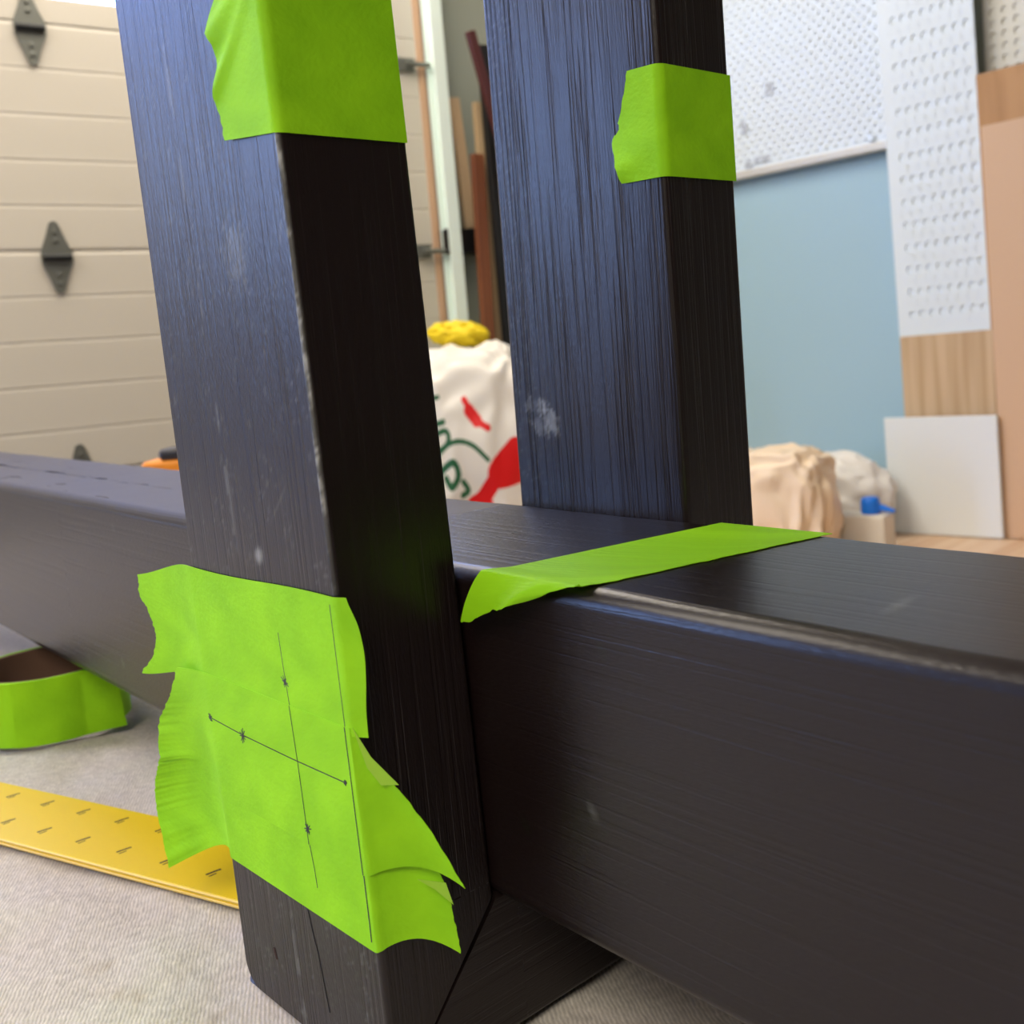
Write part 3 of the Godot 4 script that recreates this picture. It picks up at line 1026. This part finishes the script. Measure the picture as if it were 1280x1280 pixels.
func patch_point(u: float, v: float, yb: float, yt: float, lift: float, left: Array, right: Array, jag: FastNoiseLite, tear: float, fly: float) -> Vector3:
	# strips of the patch: first fifth loose at the left, then flat on the post, last sixth round the corner
	var ul := 0.30
	var ur := 0.80
	if u < ul:
		var t := 1.0 - u / ul
		var q := polyline(left, v)
		q.x += tear * 0.6 * jag.get_noise_1d(q.y) + 0.0006 * jag.get_noise_1d(v * 0.16 + 5.0)
		var foot := Vector2(0.001, lerpf(yb, yt, v))
		var p := foot.lerp(q, t)
		p.y += 0.0045 * sin(t * PI) * (1.0 - v) * 0.7
		# the loose end bows away from the post, more so lower down
		var bow := smoothstep(0.100, 0.045, p.y)
		return front_surface(p.x, p.y, lift + 0.0030 * t * t * bow - 0.0085 * sin(t * PI * 0.9) * (0.06 + 0.95 * bow))
	if u > ur:
		var t := (u - ur) / (1.0 - ur)
		var q := polyline(right, v)
		var d := q.x + 0.0004 * jag.get_noise_1d(q.y + 3.0)
		var y := lerpf(lerpf(yb, yt, v), q.y, pow(t, 1.15))
		y += 0.0030 * sin(t * PI) * (1.0 - v)
		return flap_point(-0.0013 + t * (d + 0.0013), y, lerpf(8.0, fly, smoothstep(0.0, 0.18, t)) - 16.0 * t * t + 8.0, lift)
	var s := lerpf(0.001, A - 0.0019, (u - ul) / (ur - ul))
	return front_surface(s, lerpf(yb, yt, v), lift)

func folded(poly: Array, deg: float) -> ArrayMesh:
	# a small flat scrap lying just proud of a strip's loose end
	var m := MB.new()
	var flat := PackedVector2Array()
	for q in poly: flat.append(q)
	var o := flap_point(0.0, 0.07, deg, 0.0)
	var r := deg_to_rad(deg)
	var x := Vector3(cos(r), 0, -sin(r))
	var z := Vector3(sin(r), 0, cos(r))
	m.prism(flat, 0.0013, 0.0015, Transform3D(Basis(x, Vector3(LEAN.x, 1, LEAN.z), z), Vector3(o.x - LEAN.x * 0.07, 0, o.z - LEAN.z * 0.07)))
	return m.mesh()

# a strip's end standing off the front upright's corner: s from the corner, turned back by `deg` from the front face
func flap_point(s: float, y: float, deg: float, lift: float) -> Vector3:
	var r := deg_to_rad(deg)
	return Vector3(A + LEAN.x * y - 0.0004 + s * cos(r), y, LEAN.z * y + lift - maxf(s, 0.0) * sin(r))

func rear_surface(s: float, y: float, lift: float, xr: float) -> Vector3:
	var r := 0.0024
	var arc := r * PI / 2
	var z0 := REAR_Z + REAR_LEAN.z * y
	if s < xr - r:
		return Vector3(s, y, z0 + lift)
	if s < xr - r + arc:
		var t := (s - xr + r) / r
		return Vector3(xr - r + sin(t) * (r + lift), y, z0 - r + cos(t) * (r + lift))
	return Vector3(xr + lift, y, z0 - r - (s - (xr - r + arc)))

# ---------------------------------------------------------------- things lying on the cloth
func build_on_cloth() -> void:
	# nearly used-up roll of tape, half under the beam
	var t := thing("tape_roll", "nearly used-up roll of green tape lying on the cloth, partly under the beam", "tape roll")
	t.position = Vector3(-0.333, 0.0002, -0.047)
	var R := 0.0425
	var h := 0.036
	var layers := MB.new()
	layers.lathe([Vector2(0.0405, 0.0), Vector2(R - 0.0004, 0.0), Vector2(R, 0.0004), Vector2(R, h - 0.0004), Vector2(R - 0.0004, h), Vector2(0.0405, h), Vector2(0.0405, 0.0)], 96)
	part("tape_layers", layers.mesh(), tape_mat, t)
	var core := MB.new()
	core.lathe([Vector2(0.0378, 0.0), Vector2(0.0404, 0.0), Vector2(0.0404, h - 0.0003), Vector2(0.0378, h - 0.0003), Vector2(0.0378, 0.0)], 96)
	part("cardboard_core", core.mesh(), mat(Color(0.40, 0.30, 0.24), 0.85), t)
	var P := PackedVector3Array()
	var jag := noise(52, 200.0, 2)
	for j in 17:
		var v := float(j) / 16
		for i in 41:
			var u := float(i) / 40
			var a0 := 0.75
			var a := lerpf(a0, -0.10, minf(u / 0.55, 1.0))
			var p := Vector3(cos(a), 0, sin(a)) * (R + 0.0004)
			if u > 0.55:
				var k := (u - 0.55) / 0.45
				var len := 0.021 + 0.0006 * jag.get_noise_1d(v * 0.1) - 0.003 * v
				p += (Vector3(sin(a), 0, -cos(a)) * 0.95 + Vector3(cos(a), 0, sin(a)) * 0.30).normalized() * len * k
			p.y = h * v * (1.0 - 0.06 * smoothstep(0.5, 1.0, u)) + 0.0002
			P.append(p)
	part("loose_end", tape_strip(P, 41), tape_mat, t)

	# yellow rule
	var r := thing("ruler", "yellow metal ruler with two rows of marks lying on the cloth", "ruler")
	var along := Vector3(0.951, 0, -0.309)
	var across := Vector3(0.309, 0, 0.951)
	# its right end stops just short of the post
	r.transform = Transform3D(Basis(along, Vector3.UP, across), Vector3(-0.0060, 0.0, -0.0520) - across * 0.0205)
	var yellow := mat(Color(0.88, 0.76, 0.0), 0.42)
	part("blade", box(Vector3(0.60, 0.0032, 0.0410), 0.0006), yellow, r, xf(Vector3(-0.300, 0.0017, 0.0205)))
	var brass := mat(Color(0.90, 0.78, 0.42), 0.4, 0.2)
	var lips := MB.new()
	lips.rbox(Vector3(0.60, 0.0010, 0.0008), 0.0003, xf(Vector3(-0.300, 0.0012, 0.0412)), 1)
	lips.rbox(Vector3(0.60, 0.0008, 0.0008), 0.0003, xf(Vector3(-0.300, 0.0028, 0.0411)), 1)
	part("brass_edge", lips.mesh(), brass, r)
	var ink := mat(Color(0.22, 0.17, 0.06), 0.6)
	var flat := func(q: Vector2, hh: float) -> Vector3: return Vector3(q.x, 0.00332 + hh, q.y)
	for k in 22:
		for row in [0.0085, 0.0280]:
			var x: float = -0.020 - 0.0256 * k
			var m := MB.new()
			ribbon_into(m, [Vector2(x - 0.0010, row + 0.0030), Vector2(x, row), Vector2(x + 0.0012, row - 0.0026)], 0.0012, 0.00004, flat)
			ribbon_into(m, [Vector2(x + 0.0012, row + 0.0035), Vector2(x + 0.0020, row + 0.0005)], 0.0007, 0.00004, flat)
			part("inch_mark", m.mesh(), ink, r)

	# small orange case with a dark lid, behind the beam
	var c := thing("tool_case", "small orange tool case with dark lid on the cloth behind the beam", "case")
	c.position = Vector3(-0.876, 0.0002, -0.372)
	c.rotation.y = 0.86
	part("body", box(Vector3(0.075, 0.104, 0.05), 0.006, 3), mat(Color(0.90, 0.55, 0.10), 0.5), c, xf(Vector3(0, 0.052, 0)))
	var lid := MB.new()
	lid.rbox(Vector3(0.050, 0.014, 0.046), 0.006, xf(Vector3(0.008, 0.110, 0)), 3)
	part("lid", lid.mesh(), mat(Color(0.13, 0.13, 0.17), 0.5), c)

# ---------------------------------------------------------------- back bench with boards and bags
const BENCH := -0.28

func on_bench(u: float, off: float) -> Vector3:
	var p := back_at * Vector3(u, 0, off)
	return Vector3(p.x, BENCH, p.z)

func board(called: String, label: String, category: String, u0: float, u1: float, v0: float, v1: float, off: float, th: float, m: Material, lean := 0.0, tilt := 0.0) -> MeshInstance3D:
	var o := part(called, box(Vector3(u1 - u0, v1 - v0, th), 0.0012, 1), m, self, back_at * xf(Vector3((u0 + u1) / 2, (v0 + v1) / 2, off + th / 2), Vector3(lean, 0, tilt)))
	tag(o, label, category)
	return o

func build_bench() -> void:
	var t := thing("workbench", "low tan wooden workbench along the back wall under boards and bags", "workbench")
	t.transform = back_at
	var wood := grain(61, Color(0.88, 0.78, 0.68), Color(0.82, 0.69, 0.57))
	part("benchtop", box(Vector3(2.5, 0.04, 0.86), 0.003), wood, t, xf(Vector3(0.28, BENCH - 0.02, 0.425)))
	for x in [-0.92, 1.48]:
		for z in [0.05, 0.80]:
			part("leg", box(Vector3(0.09, BENCH - 0.04 - FLOOR, 0.09), 0.004), wood, t, xf(Vector3(x, (BENCH - 0.04 + FLOOR) / 2, z)))
	part("shelf", box(Vector3(2.3, 0.02, 0.74), 0.002), wood, t, xf(Vector3(0.28, FLOOR + 0.18, 0.425)))

	var white := mat(Color(0.86, 0.91, 0.95), 0.42)
	# blue-grey panel on the wall, and the sheets over it
	board("painted_panel", "flat blue-grey painted panel on the wall below the dimpled sheet", "panel", -0.78, 0.02, BENCH + 0.001, 0.66, -0.010, 0.014, mat(Color(0.63, 0.77, 0.855), 0.6))
	var hex := thing("dimpled_sheet", "large white sheet with dense staggered dimples above the blue-grey panel", "panel")
	hex.transform = back_at * xf(Vector3(-0.80, 0.585, 0.022))
	part("sheet", perforated(0.70, 0.70, 0.006, 0.022, 0.0245, 0.0140, 28, 48, 0.0066, true, 0.0060), mat(Color(0.88, 0.93, 0.98), 0.30), hex)
	part("bottom_rail", box(Vector3(0.70, 0.020, 0.020), 0.004, 2), mat(Color(0.78, 0.78, 0.76), 0.35, 0.2), hex, xf(Vector3(0.35, 0.004, 0.004)))
	var screw := MB.new()
	screw.lathe([Vector2(0.009, 0.0), Vector2(0.009, 0.003), Vector2(0.006, 0.005), Vector2(0.0, 0.005)], 16, xf(Vector3(0, 0, 0), Vector3(PI / 2, 0, 0)))
	part("screw", screw.mesh(), mat(Color(0.85, 0.90, 0.95), 0.3, 0.3), hex, xf(Vector3(0.648, 0.026, 0.003)))
	for q in [[0.395, 0.195, 0.022, 0.030], [0.318, 0.118, 0.018, 0.030], [0.365, 0.034, 0.045, 0.014], [0.325, 0.026, 0.020, 0.016]]:
		part("smudge", box(Vector3(q[2], q[3], 0.0012), 0.0005, 1), mat(Color(0.70, 0.74, 0.80), 0.6), hex, xf(Vector3(q[0], q[1], 0.0036)))
	var pg := part("pegboard", perforated(0.205, 0.95, 0.024, 0.030, 0.0222, 0.0490, 8, 18, 0.0086, false, -0.0032), white, self, back_at * xf(Vector3(-0.098, 0.152, 0.052), Vector3(0, 0, 0.016)))
	tag(pg, "tall white pegboard with widely spaced rows of holes above the plywood offcut", "pegboard")
	var pg2 := part("pegboard", perforated(0.22, 0.60, 0.008, 0.010, 0.0240, 0.0240, 8, 24, 0.0078, false, -0.0035), mat(Color(0.86, 0.86, 0.82), 0.45), self, back_at * xf(Vector3(0.100, 0.60, 0.010)))
	tag(pg2, "white pegboard with a close square grid of holes above the brown board", "pegboard")
	board("hardboard", "tall brown hardboard sheet standing behind the pinkish board", "board", 0.105, 0.75, BENCH + 0.005, 0.690, 0.055, 0.006, grain(63, Color(0.74, 0.57, 0.39), Color(0.68, 0.51, 0.33)), 0.0, 0.012)
	board("pink_board", "pinkish tan board leaning in front of the brown hardboard", "board", 0.118, 0.80, BENCH + 0.005, 0.58, 0.075, 0.010, mat(Color(0.82, 0.69, 0.57), 0.6), 0.0, 0.010)
	board("plywood_offcut", "straight-grained plywood offcut standing behind the white board", "board", -0.088, 0.114, BENCH + 0.002, 0.160, 0.058, 0.012, grain(64, Color(0.80, 0.70, 0.57), Color(0.72, 0.61, 0.47), 0.6, 2.0), 0.0, 0.006)
	board("white_board", "square white board standing on the bench before the plywood offcut", "board", -0.122, 0.125, BENCH + 0.002, -0.018, 0.090, 0.010, mat(Color(0.88, 0.91, 0.93), 0.5), 0.0, 0.008)

	# things in the corner by the garage door
	var bag_m := mat(Color.WHITE, 0.45)
	bag_m.albedo_texture = bag_print()
	bag_m.backlight_enabled = true
	bag_m.backlight = Color(0.2, 0.2, 0.2)
	var bag := part("plastic_bag", crumple(Vector3(0.185, 0.252, 0.13), 17, 0.06, 0.72, 90, 140), bag_m, self, xf(Vector3(-1.600, BENCH + 0.0005, -1.400), Vector3(0, 0.85, 0)))
	tag(bag, "bulging white plastic bag with red and green print behind the uprights", "bag")
	var yl := part("yellow_cloth", crumple(Vector3(0.070, 0.030, 0.05), 29, 0.16, 0.85, 40, 70), mat(Color(0.90, 0.80, 0.06), 0.6), self, xf(Vector3(-1.690, BENCH + 0.502, -1.440), Vector3(0, 0.75, -0.12)))
	tag(yl, "crumpled yellow cloth lying on top of the printed plastic bag", "cloth")
	# black rail on the wall, with a pale stick standing on it; boards leaning in the corner
	var rail := slab_thing("wall_rail", "black rail fixed across the grey wall beside the garage door", "rail", Vector3(0.918, 0.459, -0.02), Vector3(1.30, 0.521, 0.035), mat(Color(0.03, 0.035, 0.05), 0.5))
	leaning("stick", "slim cream stick standing on the black wall rail", "stick", Vector2(1.003, 0.523), Vector2(0.982, 0.850), 0.033, 0.02, 0.010, mat(Color(0.80, 0.70, 0.57), 0.6))
	leaning("offcut", "cream offcut standing behind the narrow brown board", "board", Vector2(1.035, BENCH), Vector2(1.040, 0.835), 0.032, 0.018, 0.042, mat(Color(0.74, 0.64, 0.50), 0.6))
	leaning("brown_board", "narrow brown board leaning in the corner by the garage door", "board", Vector2(0.977, BENCH), Vector2(1.006, 0.700), 0.032, 0.018, 0.066, grain(66, Color(0.50, 0.30, 0.18), Color(0.42, 0.23, 0.13)))
	leaning("black_board", "tall black board standing in the corner behind the rear upright", "board", Vector2(1.056, BENCH), Vector2(1.050, 0.965), 0.050, 0.02, 0.082, mat(Color(0.02, 0.02, 0.025), 0.55))
	leaning("red_stick", "dark red stick leaning across the black board in the corner", "stick", Vector2(1.200, 0.10), Vector2(0.985, 0.985), 0.022, 0.018, 0.114, mat(Color(0.28, 0.10, 0.10), 0.6))
	# on the bench below the blue-grey panel
	var tan_bag := part("plastic_sack", crumple(Vector3(0.118, 0.116, 0.085), 43, 0.09, 0.60, 70, 110), mat(Color(0.92, 0.84, 0.74), 0.35), self, xf(Vector3(-0.990, BENCH + 0.0005, -1.700), Vector3(0, 0.3, 0)))
	tag(tan_bag, "crumpled cream plastic sack on the bench beside the rear upright", "sack")
	var sheet := part("plastic_sheet", crumple(Vector3(0.130, 0.095, 0.075), 47, 0.07, 1.0, 60, 90), mat(Color(0.88, 0.88, 0.88), 0.35), self, xf(Vector3(-1.010, BENCH + 0.0005, -1.955), Vector3(0, 0.2, 0)))
	tag(sheet, "crumpled white plastic sheet sloping down beside the cream sack", "plastic sheet")
	var blk := part("foam_block", box(Vector3(0.125, 0.080, 0.055), 0.006, 3), mat(Color(0.88, 0.87, 0.84), 0.7), self, xf(Vector3(-0.880, BENCH + 0.0402, -1.835), Vector3(0, 0.1, 0)))
	tag(blk, "low white foam block below the blue cap, left of the white board", "block")
	var cap := thing("bottle_cap", "bright blue cap with a narrow spout on the white foam block", "cap")
	cap.transform = xf(Vector3(-0.856, BENCH + 0.0805, -1.835), Vector3(0, 0.25, 0))
	var blue := mat(Color(0.04, 0.47, 0.95), 0.4)
	var cb := MB.new()
	cb.lathe([Vector2(0.0, 0.0), Vector2(0.018, 0.0), Vector2(0.0195, 0.004), Vector2(0.0195, 0.026), Vector2(0.016, 0.034), Vector2(0.0, 0.036)], 24)
	part("cap_body", cb.mesh(), blue, cap)
	var sp := MB.new()
	sp.lathe([Vector2(0.0, 0.0), Vector2(0.008, 0.0), Vector2(0.004, 0.034), Vector2(0.0, 0.035)], 16, xf(Vector3(0.016, 0.014, 0), Vector3(0, 0, -1.85)))
	part("spout", sp.mesh(), blue, cap)

func slab_thing(called: String, label: String, category: String, lo: Vector3, hi: Vector3, m: Material) -> MeshInstance3D:
	var o := part(called, box(hi - lo, 0.003, 1), m, self, door_at * xf((lo + hi) * 0.5))
	tag(o, label, category)
	return o

# a straight stick or board between two points (u, v) of the garage door's wall, `off` in front of it
func leaning(called: String, label: String, category: String, p0: Vector2, p1: Vector2, w: float, th: float, off: float, m: Material) -> MeshInstance3D:
	var d := p1 - p0
	var c := (p0 + p1) * 0.5
	var o := part(called, box(Vector3(w, d.length(), th), 0.002, 1), m, self, door_at * xf(Vector3(c.x, c.y, off), Vector3(0, 0, d.angle() - PI / 2)))
	tag(o, label, category)
	return o

func bag_print() -> ImageTexture:
	var w := 384
	var im := Image.create(w, w, false, Image.FORMAT_RGB8)
	im.fill(Color(0.90, 0.89, 0.87))
	var red := Color(0.86, 0.06, 0.08)
	var green := Color(0.10, 0.36, 0.22)
	# strokes in bag coordinates (0..1 across, 0..1 down): centre line points and half width
	var strokes := [
		[red, 0.016, [Vector2(0.455, 0.24), Vector2(0.49, 0.29), Vector2(0.53, 0.34), Vector2(0.585, 0.37)]],
		[red, 0.030, [Vector2(0.48, 0.29), Vector2(0.52, 0.335)]],
		[red, 0.060, [Vector2(0.74, 0.48), Vector2(0.62, 0.58), Vector2(0.78, 0.56)]],
		[red, 0.040, [Vector2(0.62, 0.58), Vector2(0.52, 0.68), Vector2(0.46, 0.71), Vector2(0.54, 0.715)]],
		[green, 0.013, [Vector2(0.24, 0.345), Vector2(0.32, 0.33)]],
		[green, 0.013, [Vector2(0.25, 0.39), Vector2(0.33, 0.37), Vector2(0.34, 0.42), Vector2(0.27, 0.47)]],
		[green, 0.011, [Vector2(0.27, 0.46), Vector2(0.38, 0.42), Vector2(0.48, 0.44), Vector2(0.57, 0.51)]],
		[green, 0.016, [Vector2(0.28, 0.55), Vector2(0.36, 0.51), Vector2(0.385, 0.57), Vector2(0.34, 0.62), Vector2(0.31, 0.58)]],
		[green, 0.014, [Vector2(0.41, 0.60), Vector2(0.435, 0.64), Vector2(0.40, 0.66)]],
		[green, 0.010, [Vector2(0.22, 0.23), Vector2(0.30, 0.22)]],
	]
	for s in strokes:
		var pts := []
		var given: Array = s[2]
		for k in given.size() * 6 - 5:
			pts.append(polyline(given, float(k) / (given.size() * 6 - 6)))
		for k in pts.size() - 1:
			var a: Vector2 = pts[k] * w
			var b: Vector2 = pts[k + 1] * w
			var r: float = s[1] * w
			for y in range(int(minf(a.y, b.y) - r), int(maxf(a.y, b.y) + r) + 1):
				for x in range(int(minf(a.x, b.x) - r), int(maxf(a.x, b.x) + r) + 1):
					if x >= 0 and y >= 0 and x < w and y < w:
						var q := Vector2(x, y)
						if q.distance_to(Geometry2D.get_closest_point_to_segment(q, a, b)) < r:
							im.set_pixel(x, y, s[0])
	return ImageTexture.create_from_image(im)
